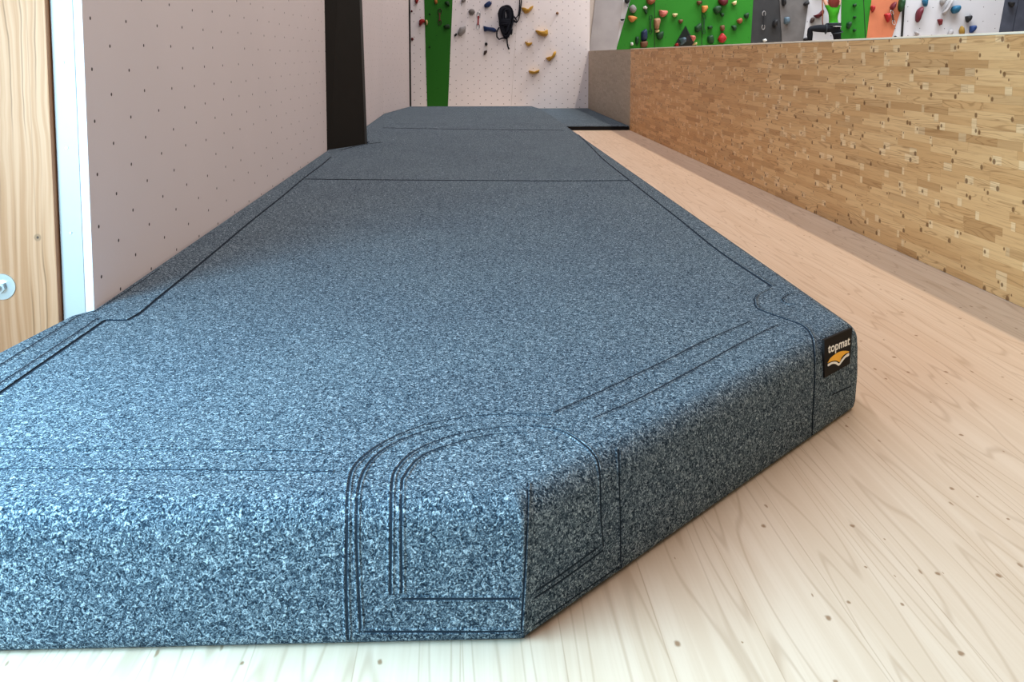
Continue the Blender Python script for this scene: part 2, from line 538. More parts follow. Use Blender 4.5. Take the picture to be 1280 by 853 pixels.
bm = bmesh.new()
box(bm, (-1.6, YF, 0.0), (XR + 0.02, YF + 0.2, 5.0))
wb = tag(link('wall_back', bm, far_paint), kind='structure')
strip(((530.3, 0), (534, 132)), ((565.7, 0), (560, 132)), YF - 0.012, 0.011, green_paint, 'green_panel', wb, 0.08, 4.5)
# joint line of the white panels
pa, pb = on_y(647.5, 0, YF), on_y(639, 132, YF)
bm = bmesh.new()
tube(bm, [(pb.x, YF, pb.z), (pa.x, YF, pa.z), (pa.x + (pa.x - pb.x), YF, 2 * pa.z - pb.z)], 0.003, 4)
link('panel_joint', bm, plaster, wb)

# hall behind the parapet
bm = bmesh.new()
box(bm, (XR + 0.02, YR, 0.0), (16, YR + 0.2, 5.0))
wh = tag(link('wall_hall', bm, plaster), kind='structure')
Z0, Z1 = 1.0, 3.0
t = 0.05
PAN = [
    ('beige_panel', (737, 0), (737, 60), (744, 0), (737.2, 60), beige, .03),
    ('grey_panel', (744, 0), (737, 60), (779, 0), (771, 60), grey_concrete, .05),
    ('white_panel', (779, 0), (771, 60), (788, 0), (771.6, 60), white_rough, .03),
    ('green_panel', (788, 0), (771, 60), (941.5, 0), (938.5, 53), green_paint, .05),
    ('charcoal_panel', (941.5, 0), (938.5, 53), (974.5, 0), (977.5, 52), dark_grey, .04),
    ('slate_panel', (974.5, 0), (977.5, 52), (1011, 0), (1004, 50), mid_grey, .06),
    ('white_panel', (1011, 0), (1004, 50), (1052, 0), (1051, 50), white_rough, .04),
    ('green_panel', (1052, 0), (1051, 50), (1089.5, 0), (1083, 50), green_paint, .05),
    ('orange_panel', (1089.5, 0), (1083, 50), (1130.5, 0), (1114.7, 47), orange_paint, .06),
    ('white_panel', (1120, 0), (1112, 47), (1256.5, 0), (1249, 41), white_rough, .04),
    ('blue_black_panel', (1256.5, 0), (1249, 41), (1273, 0), (1265, 40), slate_blue, .06),
    ('blue_black_panel', (1273.6, 0), (1265.6, 40), (1345, 0), (1340, 40), slate_blue, .05),
]
for nm, a, b, c, d_, m, th in PAN:
    strip((a, b), (c, d_), YR - th, th - 0.001, m, nm, wh, Z0, Z1)
for a, b, m, w, th in [((1130.6, 0), (1127.6, 47), black_paint, 1.0, .075), ((818.2, 0), (818.2, 58), black_paint, .35, .056),
                       ((877.3, 0), (877.3, 55), black_paint, .3, .056), ((1079.6, 0), (1082, 50), black_paint, .35, .056)]:
    strip(((a[0] - w, a[1]), (b[0] - w, b[1])), ((a[0] + w, a[1]), (b[0] + w, b[1])), YR - th, th - .002, m, 'panel_joint', wh, Z0, Z1)

# window wall to the left of the camera and wall behind the post
WX = -2.05
WY0, WY1, WZ0, WZ1 = -0.45, 2.20, 0.55, 1.95
bm = bmesh.new()
box(bm, (WX - 0.2, -4.0, 0.0), (WX, WY0, 3.6))
box(bm, (WX - 0.2, WY1, 0.0), (WX, 3.3, 3.6))
box(bm, (WX - 0.2, WY0, 0.0), (WX, WY1, WZ0))
box(bm, (WX - 0.2, WY0, WZ1), (WX, WY1, 3.6))
tag(link('wall_window', bm, plaster), kind='structure')
bm = bmesh.new()
box(bm, (WX, 3.26, 0.0), (-1.42, 3.4, 3.6))
tag(link('wall_recess', bm, plaster), kind='structure')
bm = bmesh.new()
for yy in (WY0, (WY0 + WY1) / 2 - .03, WY1 - .06):
    box(bm, (WX - 0.14, yy, WZ0), (WX - 0.06, yy + 0.06, WZ1))
for zz in (WZ0, WZ1 - .06):
    box(bm, (WX - 0.14, WY0, zz), (WX - 0.06, WY1, zz + .06))
tag(link('window_1', bm, white_board), kind='structure')

# ------------------------------------------------------------------ the mat
MH = 0.30
# plan outline, counter-clockwise; k = how far the upper edge is rounded on the side leading to the next point
PLAN = [(-1.43, 1.672, 1.0), (0.112, 1.642, 1.0), (1.300, 2.738, 1.0), (1.300, 14.35, 1.0), (1.20, 15.2, 0.5), (-0.975, 15.2, 0.15),
        (-1.255, 13.30, 0.15), (-1.255, 8.96, 0.15), (-0.998, 8.94, 0.15), (-0.998, 8.69, 0.15), (-1.296, 8.175, 0.15), (-1.298, 3.03, 0.3),
        (-1.352, 2.96, 0.3), (-1.42, 2.45, 0.5)]


def inset(t, rc=0.02, seg=4):
    n = len(PLAN)
    P = [Vector((p[0], p[1])) for p in PLAN]
    lines = []
    for i in range(n):
        a, b = P[i], P[(i + 1) % n]
        d = (b - a).normalized()
        nn = Vector((-d.y, d.x))
        lines.append((a + nn * t * PLAN[i][2], d))
    out = []
    V = []
    for i in range(n):
        (p, d), (q, e) = lines[i - 1], lines[i]
        den = d.x * e.y - d.y * e.x
        w = q - p
        s = (w.x * e.y - w.y * e.x) / den
        V.append(p + d * s)
    for i in range(n):
        v = V[i]
        a, b = (V[i - 1] - v).normalized(), (V[(i + 1) % n] - v).normalized()
        ang = a.angle(b)
        r = 0.045 if i == 2 else rc
        if i in (7, 8, 9, 10):
            r = 0.006
        L = min(r / math.tan(ang / 2), 0.4 * (V[i - 1] - v).length, 0.4 * (V[(i + 1) % n] - v).length)
        A, B = v + a * L, v + b * L
        for k in range(seg + 1):
            u = k / seg
            out.append(A * (1 - u) ** 2 + v * 2 * u * (1 - u) + B * u ** 2)
    return out


R = 0.060
rings = [(0.012, 0.004), (0.004, 0.012), (0.0, 0.03), (-0.004, 0.12), (-0.002, MH - R - 0.03)]
for k in range(0, 9):
    th = k / 8 * math.pi / 2
    rings.append((R * (1 - math.cos(th)), MH - R + R * math.sin(th)))
rings.append((R + 0.02, MH + 0.0005))
mat = empty('landing_mat', (0, 0, 0))
tag(mat, 'long blue-grey felt landing mat with a cut-off corner, lying on the pine floor', 'mat')
bm = bmesh.new()
prev = None
for t_, z in rings:
    ring = [bm.verts.new((p.x, p.y, z)) for p in inset(t_)]
    if prev:
        n = len(ring)
        for i in range(n):
            bm.faces.new((prev[i], prev[(i + 1) % n], ring[(i + 1) % n], ring[i]))
    else:
        first = ring
    prev = ring
bm.faces.new(prev)
bm.faces.new(first[::-1])
bm.normal_update()
BV = BVHTree.FromBMesh(bm)
cover = link('cover', bm, fabric, mat, True)
bm = bmesh.new()
prism(bm, [(p.x, p.y, 0.0005) for p in inset(0.022)], (0, 0, 0.0033))
link('underside', bm, under, mat)


def surf(px, py):
    h = BV.ray_cast(EYE, ray(px, py).normalized())
    return (h[0], h[1]) if h[0] is not None else None


PROFILE = {  # across the seam: offset, height, thread?
    'stitch': [(-1.0, -.25), (-.72, .40), (-.45, .60), (-.27, .14), (.27, .14), (.45, .60), (.72, .40), (1.0, -.25)],
    'flap': [(-1.0, -.2), (-.6, .8), (-.3, 1.0), (-.14, .8), (-.1, .1), (.35, .05), (.5, .05), (.9, -.2)],
}


def seam(pix, w, h, kind='stitch', name='seam', step=0.012):
    """Sewn line lying on the mat: raised lips with a dark thread in the groove."""
    pp = catmull([(a, b, 0) for a, b in pix], 3.0)
    path = []
    for q in pp:
        s = surf(q.x, q.y)
        if s:
            path.append(s)
    if len(path) < 3:
        return
    res = [path[0]]
    for s in path[1:]:
        gap = (s[0] - res[-1][0]).length
        if gap > step * 0.6:
            res.append(s)
    path = res
    if len(path) < 3:
        return
    # smooth normals
    nn = [s[1].copy() for s in path]
    for _ in range(2):
        nn = [(nn[max(0, i - 1)] + nn[i] + nn[min(len(nn) - 1, i + 1)]).normalized() for i in range(len(nn))]
    pr = PROFILE[kind]
    bm = bmesh.new()
    rows = []
    for i, (p, _) in enumerate(path):
        a, b = path[max(0, i - 1)][0], path[min(len(path) - 1, i + 1)][0]
        d = (b - a).normalized()
        side = d.cross(nn[i]).normalized()
        jit = 1 + 0.25 * noise.noise(p * 60)
        rows.append([bm.verts.new(p + side * (o * w) + nn[i] * (hh * h * jit)) for o, hh in pr])
    for i in range(len(rows) - 1):
        for k in range(len(pr) - 1):
            f = bm.faces.new((rows[i][k], rows[i + 1][k], rows[i + 1][k + 1], rows[i][k + 1]))
            dark = (k == 3) if kind == 'stitch' else (k in (3, 4))
            f.material_index = 1 if dark else 0
    bmesh.ops.recalc_face_normals(bm, faces=bm.faces)
    c = sum((v.normal.dot(nn[len(nn) // 2]) for v in rows[len(rows) // 2]))
    return link(name, bm, [fabric, thread], mat, False)


ST = [
    # outline of the corner reinforcement, outer pair
    [(435, 804), (433, 726), (434, 644), (435, 615), (441, 587), (461, 566), (490, 548), (527, 533), (572, 523), (613, 519), (662, 518), (690, 519)],
    [(451, 790), (446, 685), (447, 623), (453, 594), (467, 573), (492, 555), (530, 540), (572, 530)],
    # inner pair
    [(488, 744), (489, 640), (490, 606), (496, 586), (519, 564), (560, 547), (605, 537), (654, 533), (695, 537), (720, 549), (740, 566), (749, 587), (751, 644), (754, 683)],
    [(502, 742), (502, 618), (507, 594), (527, 571), (564, 556), (613, 544), (660, 540)],
    [(502, 749), (560, 749), (610, 749), (652, 749)], [(668, 748), (700, 727), (754, 688)], [(670, 739), (700, 719), (748, 684)],
    [(451, 790), (520, 790), (600, 790), (650, 789)], [(668, 782), (710, 752), (774, 708)],
    # along the cut-off side
    [(693, 516), (763, 484), (830, 452), (880, 427), (938, 402)],
    [(742, 523), (800, 498), (845, 474), (880, 455), (930, 427), (973, 406)],
    [(773, 562), (775, 640), (776, 714)],
    [(1040, 494), (1052, 488), (1064, 483)],
    [(995, 366), (985, 369), (978, 374), (984, 380), (995, 380)],
    # front edge
    [(-260, 558), (-120, 560), (0, 561), (120, 562), (250, 562), (400, 565)], [(-260, 584), (-120, 585), (0, 586), (120, 587), (250, 588), (420, 590)],
    # left border
    [(-230, 600), (-120, 532), (0, 457), (40, 432), (75, 410), (100, 394)], [(-200, 613), (-110, 553), (0, 480), (60, 440), (105, 410), (122, 398)],
    [(118, 390), (140, 376), (165, 360), (200, 336)],
]
for pts in ST:
    seam(pts, 0.0092, 0.0028)
DK = [
    [(660, 604), (659, 650), (656, 720), (653, 770), (652, 803)],
    [(943, 374), (946, 385), (964, 393), (990, 402), (1004, 408), (1013, 418), (1017, 434), (1018, 471), (1016, 510), (1014.5, 544)],
    [(964, 360), (955, 364), (946, 369), (943, 374)],
    [(964, 358), (900, 315), (850, 275), (800, 236), (780, 220), (755, 200), (735, 180), (720, 166), (706, 153), (694, 142), (684, 136)][::-1],
    [(378, 224), (450, 225), (600, 226), (700, 226.5), (790, 226)],
    [(478, 160), (560, 161.5), (640, 162.5), (704, 163)],
    [(425, 188), (445, 183), (462, 180), (478, 178)],
    [(-170, 611), (-90, 555), (0, 492), (40, 464), (85, 433), (128, 403.5), (132, 401), (137, 401), (146, 401), (156, 401), (160, 400.5), (164, 398), (175, 392), (200, 371), (260, 322), (310, 280), (350, 248), (380, 223), (400, 208), (414, 196)],
]
for i, pts in enumerate(DK):
    seam(pts, (0.008, 0.011, 0.009, 0.020, 0.030, 0.030, 0.026, 0.018)[i], (0.002, 0.003, 0.003, 0.003, 0.004, 0.004, 0.004, 0.0045)[i], 'flap')

# sewn-on label near the corner
q = [surf(*s)[0] for s in ((1030.4, 425.4), (1065.4, 410.0), (1062.6, 454.6), (1030.9, 472.8))]
fn = surf(1040, 445)[1]
fn = Vector((fn.x, fn.y, 0)).normalized()
c0 = surf(1040, 446)[0]
pt = lambda px, py, off: (lambda d: EYE + d * (((c0 + fn * off) - EYE).dot(fn) / d.dot(fn)))(ray(px, py))
bm = bmesh.new()
prism(bm, [pt(1030.4, 425.4, .0065), pt(1065.4, 410.0, .0065), pt(1062.6, 454.6, .0065), pt(1030.9, 472.8, .0065)], -fn * 0.008)
logo = link('label_patch', bm, black_patch, mat)
# lettering
cu = bpy.data.curves.new('lettering', 'FONT')
cu.body = 'topmat'
cu.size = 1.0
cu.align_x = 'CENTER'
cu.offset = 0.022
cu.extrude = 0.0
to = bpy.data.objects.new('lettering', cu)
COL.objects.link(to)
bpy.context.view_layer.update()
me = bpy.data.meshes.new_from_object(to.evaluated_get(bpy.context.evaluated_depsgraph_get()))
bpy.data.objects.remove(to)
xs = [v.co.x for v in me.vertices]
ys = [v.co.y for v in me.vertices]
x0, x1_, = min(xs), max(xs)
A, B = pt(1034.9, 442.0, .0075), pt(1062.4, 430.6, .0075)   # baseline ends
ex = (B - A) / (x1_ - x0)
hgt = 0.73
ez = Vector((0, 0, (pt(1035.2, 430.4, .0075) - A).z / hgt))
for v in me.vertices:
    v.co = A + ex * (v.co.x - x0) + ez * v.co.y
lt = bpy.data.objects.new('lettering', me)
COL.objects.link(lt)
lt.parent = logo
me.materials.append(white_print)
tag(lt, 'white lettering reading topmat')


def cp(x, y):  # coordinates read off the enlarged label
    return (1020 + x / 10.667, 400 + y / 10.667)


def flat(pts, m, name, off):
    sm = catmull([(a, b, 0) for a, b in pts + [pts[0]]], 8)
    bm = bmesh.new()
    f = [pt(*cp(v.x, v.y), off) for v in sm[:-1]]
    prism(bm, f, -fn * 0.001)
    o = link(name, bm, m, logo)
    return o


flat([(160, 575), (190, 520), (245, 470), (310, 430), (370, 415), (440, 420), (441, 432), (390, 455), (340, 505), (318, 562), (275, 545), (215, 550)], orange_print, 'emblem', .0078)
flat([(160, 592), (215, 565), (270, 560), (310, 582), (345, 530), (395, 475), (440, 445), (438, 480), (395, 505), (350, 560), (305, 612), (265, 590), (215, 590), (162, 622)], white_print, 'emblem', .0078)

# thin far mats beside the long one
for i, (ya, yb, lab) in enumerate(((13.62, 16.10, 'thin dark grey mat by the parapet, the nearer of two'), (16.13, YF - 0.01, 'thin dark grey mat touching the far white wall'))):
    bm = bmesh.new()
    box(bm, (1.33, ya, 0.004), (XR - 0.012, yb, 0.07), 0, 0.006)
    o = link('thin_mat', bm, fabric)
    tag(o, lab, 'mat', 'thin mats along the parapet')
    bm = bmesh.new()
    box(bm, (1.34, ya + .01, 0.0), (XR - 0.02, yb - .01, 0.0039))
    link('underside', bm, under, o)
    bm = bmesh.new()
    box(bm, (1.335, ya - .004, 0.006), (XR - 0.016, ya + .0005, 0.060))
    link('front_face', bm, under, o)

# ------------------------------------------------------------------ climbing holds
CROP = {'A': (10.667, 510), 'B': (8.53, 610), 'C': (10.667, 730), 'D': (10.667, 840), 'E': (10.667, 940), 'G': (10.667, 1050), 'H': (10.667, 1160)}
COLS = {
    'red': (0.42, 0.018, 0.022), 'dred': (0.15, 0.010, 0.014), 'cream': (0.75, 0.60, 0.30), 'yellow': (0.72, 0.40, 0.055), 'orange': (0.62, 0.24, 0.06),
    'dgreen': (0.010, 0.055, 0.016), 'grey': (0.30, 0.28, 0.27), 'lgrey': (0.42, 0.40, 0.40), 'blue': (0.014, 0.045, 0.17), 'black': (0.014, 0.014, 0.016), 'brown': (0.16, 0.065, 0.03),
    'dbrown': (0.055, 0.033, 0.028), 'white': (0.78, 0.78, 0.74), 'navy': (0.014, 0.028, 0.075), 'salmon': (0.60, 0.17, 0.13), 'maroon': (0.13, 0.012, 0.022), 'teal': (0.018, 0.13, 0.24),
    'mustard': (0.36, 0.21, 0.035), 'tan': (0.40, 0.22, 0.12), 'bluegrey': (0.09, 0.14, 0.18), 'rust': (0.30, 0.09, 0.04),
}
HM = {k: mat_plain('hold_' + k, [c * 0.72 for c in v], 0.55, 0.3, 0, 0.15, 14) for k, v in COLS.items()}


def ell(cx, cy, rx, ry=None, n=10, tilt=0.0):
    ry = ry or rx
    o = []
    for k in range(n):
        a = k * 2 * math.pi / n
        x, y = rx * math.cos(a), ry * math.sin(a)
        o.append((cx + x * math.cos(tilt) - y * math.sin(tilt), cy + x * math.sin(tilt) + y * math.cos(tilt)))
    return o


def hold(crop, pts, col, depth, label, group=None, name='climbing_hold', tilt=0.0, sharp=False):
    s, ox = CROP[crop]
    Y = YF if crop in 'AB' else YR - 0.06
    if crop == 'A' and max(p[0] for p in pts) < 600 and min(p[0] for p in pts) > 230:
        Y = YF - 0.012
    W = [on_y(ox + a / s, b / s, Y) for a, b in pts]
    c = sum(W, Vector()) / len(W)
    if sharp:
        path = W
    else:
        path = catmull(W + [W[0]], 0.03)[:-1]
        if len(path) < 8:
            path = W
    # keep the loop anticlockwise seen from the camera side
    area = sum((path[i].x - c.x) * (path[(i + 1) % len(path)].z - c.z) - (path[(i + 1) % len(path)].x - c.x) * (path[i].z - c.z) for i in range(len(path)))
    if area < 0:
        path = path[::-1]
    bm = bmesh.new()
    prof = [(1.0, 0.0), (1.0, 0.30), (0.93, 0.62), (0.74, 0.90), (0.42, 1.0)] if not sharp else [(1.0, 0.0), (0.97, 0.06), (0.30, 1.0)]
    prev = None
    for sc, dp in prof:
        ring = []
        for p in path:
            off = p - c
            v = c + off * sc
            v.y = Y - depth * dp * (1 + 0.12 * noise.noise(p * 9)) 
            v.z += depth * 0.10 * dp           # the lip tips upward
            ring.append(bm.verts.new(v - c))
        if prev:
            for i in range(len(ring)):
                bm.faces.new((prev[i], prev[(i + 1) % len(ring)], ring[(i + 1) % len(ring)], ring[i]))
        else:
            bm.faces.new(ring[::-1])
        prev = ring
    bm.faces.new(prev)
    bmesh.ops.recalc_face_normals(bm, faces=bm.faces)
    o = link(name, bm, HM[col], None, not sharp)
    o.location = c
    tag(o, label, 'climbing hold' if name == 'climbing_hold' else 'volume', group)
    return o


GF = 'holds on the far white wall and its green stripe'
GG = 'holds on the large green wall behind the parapet'
GE = 'holds on the grey and white panels near the climber'
GO = 'holds on the small green and orange panels'
GW = 'holds on the white and blue-black panels'
HOLDS = [
    ('A', [(95, -10), (140, -10), (132, 35), (115, 55), (100, 38)], 'red', .10, 'red pointed hold topmost on the narrow white strip left of the green stripe', GF),
    ('A', ell(50, 150, 13, 15), 'dred', .05, 'tiny dark red hold on the narrow white strip, above the red hook', GF),
    ('A', [(150, 275), (180, 258), (215, 262), (228, 300), (195, 308), (168, 350), (150, 345)], 'red', .13, 'red hook-shaped hold on the narrow white strip beside a cream hold', GF),
    ('A', [(236, 265), (256, 270), (268, 300), (256, 335), (238, 335)], 'cream', .09, 'cream hold at the edge of the green stripe, touching the red hook', GF),
    ('A', [(42, 505), (68, 505), (78, 525), (60, 545), (44, 540)], 'dred', .07, 'small dark red hold lowest on the narrow white strip', GF),
    ('A', [(355, -10), (390, -10), (395, 40), (372, 58), (350, 25)], 'orange', .08, 'orange-yellow hold at the top of the green stripe', GF),
    ('A', [(490, 30), (540, 20), (555, 80), (530, 80), (500, 55)], 'dgreen', .10, 'dark green hold near the top of the green stripe', GF),
    ('A', ell(290, 185, 11), 'dgreen', .04, 'small dark green knob on the green stripe, upper of two', GF),
    ('A', [(475, 345), (545, 325), (560, 375), (480, 378)], 'dgreen', .10, 'broad dark green hold low on the green stripe', GF),
    ('A', ell(290, 625, 11), 'dgreen', .04, 'lonely small dark green knob lowest on the green stripe', GF),
    ('A', [(720, -10), (770, -10), (770, 15), (735, 30), (705, 35)], 'grey', .09, 'grey hold at the top of the far white wall beside the green stripe', GF),
    ('A', ell(850, 160, 43, 40), 'grey', .11, 'grey round hold on the far white wall beside the red quickdraw', GF),
    ('A', [(1015, 65), (1050, 35), (1095, 18), (1118, 45), (1080, 95), (1020, 100)], 'blue', .12, 'blue tilted hold on the far white wall, up left of the rope coil', GF),
    ('A', [(690, 370), (735, 360), (770, 350), (765, 420), (740, 450), (700, 482), (660, 455)], 'lgrey', .13, 'large rough grey hold on the far white wall', GF),
    ('A', [(615, 465), (650, 445), (655, 465), (625, 495)], 'black', .06, 'small black hold at the lower end of the rough grey hold', GF),
    ('A', [(1005, 350), (1070, 365), (1150, 375), (1185, 415), (1160, 432), (1060, 415), (1015, 420)], 'blue', .13, 'long blue hold reaching to the black rope coil', GF),
    ('A', ell(1042, 590, 20, 22), 'black', .07, 'round black hold below the long blue hold', GF),
    ('A', [(1015, 680), (1050, 670), (1056, 695), (1027, 735), (1005, 730)], 'dbrown', .08, 'dark brown drop-shaped hold, lowest below the long blue hold', GF),
    ('B', [(355, 85), (400, 105), (440, 100), (455, 75), (482, 65), (472, 95), (440, 130), (400, 145), (375, 125)], 'yellow', .14, 'yellow crescent hold topmost on the far white wall, by the rope ends', GF),
    ('B', ell(738, 142, 15, 15), 'tan', .06, 'tiny tan round hold, highest right on the far white wall', GF),
    ('B', [(505, 325), (555, 337), (600, 337), (632, 318), (636, 375), (600, 390), (550, 378), (520, 355)], 'yellow', .16, 'largest yellow crescent hold on the far white wall', GF),
    ('B', [(394, 445), (425, 460), (473, 455), (465, 475), (430, 497), (405, 480)], 'yellow', .11, 'small yellow boat-shaped hold between the largest crescent and the rope tail', GF),
    ('B', [(615, 620), (660, 612), (690, 585), (700, 555), (722, 548), (720, 590), (690, 625), (655, 655), (630, 640)], 'yellow', .14, 'yellow hold with one raised wing on the far white wall', GF),
    ('B', [(432, 755), (490, 766), (546, 745), (535, 775), (490, 790), (440, 780)], 'yellow', .14, 'flat yellow bar hold, lowest on the far white wall', GF),
    ('C', [(540, -10), (604, -10), (590, 45), (565, 50), (540, 30)], 'black', .12, 'black hold at the top of the white sliver beside the green wall', GG),
    ('C', [(485, 258), (540, 253), (530, 275), (495, 277)], 'black', .07, 'small flat black hold on the edge of the grey leaning panel', GG),
    ('C', [(600, 100), (645, 65), (690, 110), (690, 150), (650, 180), (610, 150)], 'grey', .15, 'grey ball-shaped hold high on the green wall edge', GG),
    ('C', [(585, 215), (640, 215), (705, 240), (665, 285), (630, 300), (595, 260)], 'orange', .13, 'orange bowl-shaped hold below the grey ball on the green wall', GG),
    ('C', [(785, 95), (815, 80), (846, 105), (830, 127), (790, 115)], 'white', .09, 'small white hold over a dark green one on the green wall', GG),
    ('C', [(795, 132), (840, 132), (835, 195), (815, 182)], 'dgreen', .07, 'dark green hold just below the small white one', GG),
    ('C', [(830, -10), (940, -10), (935, 35), (880, 65), (840, 40)], 'rust', .16, 'rust red rounded hold cut by the top of the photo on the green wall', GG),
    ('C', [(995, 140), (1105, 150), (1095, 205), (1050, 230), (1010, 210)], 'salmon', .15, 'salmon red bowl-shaped hold on the green wall', GG),
    ('C', [(1175, 185), (1245, 183), (1240, 205), (1210, 230), (1180, 210)], 'cream', .09, 'small cream boat-shaped hold to the right of the salmon bowl', GG),
    ('D', [(85, 265), (140, 263), (140, 295), (110, 317), (88, 300)], 'brown', .09, 'small brown hold above the black triangular volume', GG),
    ('C', [(930, 255), (965, 245), (1003, 245), (1015, 285), (1000, 340), (985, 400), (945, 385), (930, 320)], 'tan', .14, 'tan ridged hold on the panel joint of the green wall', GG),
    ('C', [(945, 405), (1000, 403), (1000, 435), (955, 437)], 'cream', .08, 'cream chip hold under the tan ridged one', GG),
    ('C', [(960, 460), (1003, 436), (1050, 418), (1056, 470), (1030, 525), (980, 525)], 'dgreen', .12, 'big dark green hold beside the cream chip', GG),
    ('C', [(760, 430), (820, 385), (838, 410), (832, 535), (765, 540)], 'navy', .13, 'navy upright hold above the brown box-shaped one on the green wall', GG),
    ('C', [(685, 495), (725, 490), (722, 570), (690, 595)], 'dgreen', .08, 'dark green upright hold beside the navy one', GG),
    ('C', [(620, 568), (650, 568), (656, 600), (637, 612), (620, 602)], 'white', .08, 'small white hold just over the parapet at the green wall edge', GG),
    ('C', [(750, 560), (840, 553), (830, 628), (755, 628)], 'brown', .13, 'brown box-shaped hold resting just over the parapet', GG),
    ('D', [(200, 490), (250, 488), (280, 530), (250, 577), (210, 547)], 'salmon', .36, 'salmon pink hold on the slope of the black triangular volume', GG),
    ('D', [(35, 590), (85, 573), (82, 615), (35, 615)], 'red', .12, 'red hold at the left foot of the black triangular volume', GG),
    ('D', [(255, 583), (300, 578), (302, 606), (255, 608)], 'cream', .30, 'pale hold at the right foot of the black triangular volume', GG),
    ('D', [(90, 522), (150, 512), (142, 590), (95, 602)], 'bluegrey', .34, 'blue-grey hold on the black triangular volume', GG),
    ('D', [(325, 15), (385, 15), (380, 55), (352, 72), (330, 50)], 'brown', .11, 'brown hold high by the second panel joint of the green wall', GG),
    ('D', [(395, 80), (465, 78), (472, 110), (440, 160), (400, 167)], 'orange', .12, 'orange hold on the second panel joint, above a quickdraw', GG),
    ('D', [(610, -10), (725, -10), (727, 55), (680, 77), (620, 45)], 'maroon', .17, 'crimson ball-shaped hold at the top of the green wall', GG),
    ('D', [(545, 115), (590, 80), (647, 90), (645, 145), (600, 192), (555, 160)], 'dgreen', .14, 'large dark green hold under the crimson ball', GG),
    ('D', [(640, 175), (690, 180), (685, 220), (655, 223)], 'dgreen', .08, 'small dark green hold just below the large one under the crimson ball', GG),
    ('D', [(790, 40), (850, 10), (850, 60), (825, 72)], 'cream', .09, 'cream angular hold high on the right part of the green wall', GG),
    ('D', [(955, 195), (1015, 170), (1012, 240), (985, 247), (958, 225)], 'dgreen', .10, 'dark green hold nearest the charcoal panel', GG),
    ('D', [(855, 275), (905, 240), (934, 275), (925, 305), (890, 317)], 'rust', .11, 'rust brown hold on the right part of the green wall', GG),
    ('D', [(785, 345), (850, 343), (846, 405), (820, 412)], 'dgreen', .09, 'dark green hold down left of the rust brown one', GG),
    ('D', [(640, 345), (690, 338), (693, 405), (670, 422), (640, 395)], 'brown', .10, 'olive brown hold above the red star-like hold', GG),
    ('D', [(470, 355), (530, 343), (532, 385), (480, 387)], 'dgreen', .08, 'flat dark green hold beside the quickdraw on the green wall', GG),
    ('D', [(300, 360), (375, 308), (381, 400), (330, 437), (305, 420)], 'dgreen', .13, 'large dark green hold between the black volume and the quickdraw', GG),
    ('D', [(470, 490), (520, 468), (546, 495), (546, 577), (475, 567)], 'dgreen', .13, 'large dark green hold low on the green wall beside the red one', GG),
    ('D', [(605, 520), (630, 480), (660, 443), (695, 480), (717, 520), (680, 572), (630, 562)], 'red', .16, 'red star-like hold just over the parapet on the green wall', GG),
    ('E', [(140, 530), (170, 520), (192, 545), (165, 562), (145, 560)], 'white', .10, 'small white hold low on the charcoal panel', GE),
    ('E', [(275, 290), (300, 260), (326, 265), (322, 350), (280, 367), (268, 340)], 'black', .14, 'black upright hold on the charcoal panel', GE),
    ('E', [(425, 235), (487, 233), (487, 312), (430, 322)], 'bluegrey', .12, 'blue-grey square hold on the slate grey panel', GE),
    ('E', [(390, -10), (430, -10), (442, 60), (402, 82)], 'black', .12, 'black hold at the top of the slate grey panel', GE),
    ('E', [(680, 50), (735, 12), (748, 60), (700, 82)], 'black', .12, 'black flat hold at the upper edge between slate and white panels', GE),
    ('E', [(680, 520), (715, 503), (737, 545), (690, 557)], 'black', .10, 'black hold just over the parapet under the slate panel edge', GE),
    ('E', [(815, 210), (880, 185), (935, 132), (947, 180), (880, 247), (850, 240)], 'maroon', .14, 'dark red wing-shaped hold on the white panel beside the climber', GE),
    ('E', ell(797, 272, 24, 42, 12, 0.35), 'dbrown', .10, 'dark brown oval hold below the dark red wing', GE),
    ('G', [(165, 60), (210, 46), (207, 87), (170, 87)], 'dgreen', .08, 'dark green hold highest on the small green panel', GO),
    ('G', ell(188, 233, 18), 'dgreen', .08, 'round dark green hold midway on the small green panel', GO),
    ('G', [(85, 310), (130, 288), (136, 340), (105, 392), (85, 375)], 'dgreen', .12, 'large dark green hold on the small green panel near the climber', GO),
    ('G', ell(188, 405, 18), 'dgreen', .08, 'round dark green hold lowest on the small green panel', GO),
    ('G', [(400, 85), (442, 78), (450, 115), (425, 167), (408, 140)], 'red', .12, 'red hold on the edge between the small green and orange panels', GO),
    ('G', [(585, 190), (652, 178), (652, 240), (630, 302), (595, 230)], 'red', .13, 'bright red heart-shaped hold on the orange panel', GO),
    ('G', [(660, 100), (690, 50), (732, 27), (717, 100), (685, 147)], 'maroon', .13, 'maroon hold above the quickdraw on the orange panel', GO),
    ('G', [(785, -10), (842, -10), (836, 90), (800, 162), (768, 110)], 'dgreen', .15, 'large dark green hold at the top corner of the orange panel', GO),
    ('G', [(1005, 185), (1030, 130), (1080, 93), (1087, 130), (1050, 250), (1030, 302), (1003, 270)], 'maroon', .15, 'long maroon hold on the white panel right of the black joint', GW),
    ('G', [(1088, 20), (1100, -10), (1152, -10), (1137, 92), (1113, 82)], 'teal', .13, 'blue hold at the top of the white panel above the maroon one', GW),
    ('G', [(985, 420), (1040, 440), (1032, 477), (1000, 462)], 'lgrey', .09, 'small grey hold below the long maroon one', GW),
    ('G', ell(730, 490, 13), 'black', .06, 'tiny black hold at the foot of the orange panel edge', GW),
    ('H', [(155, 10), (180, -10), (228, -10), (180, 77), (158, 50)], 'grey', .13, 'grey wedge hold at the top of the white panel', GW),
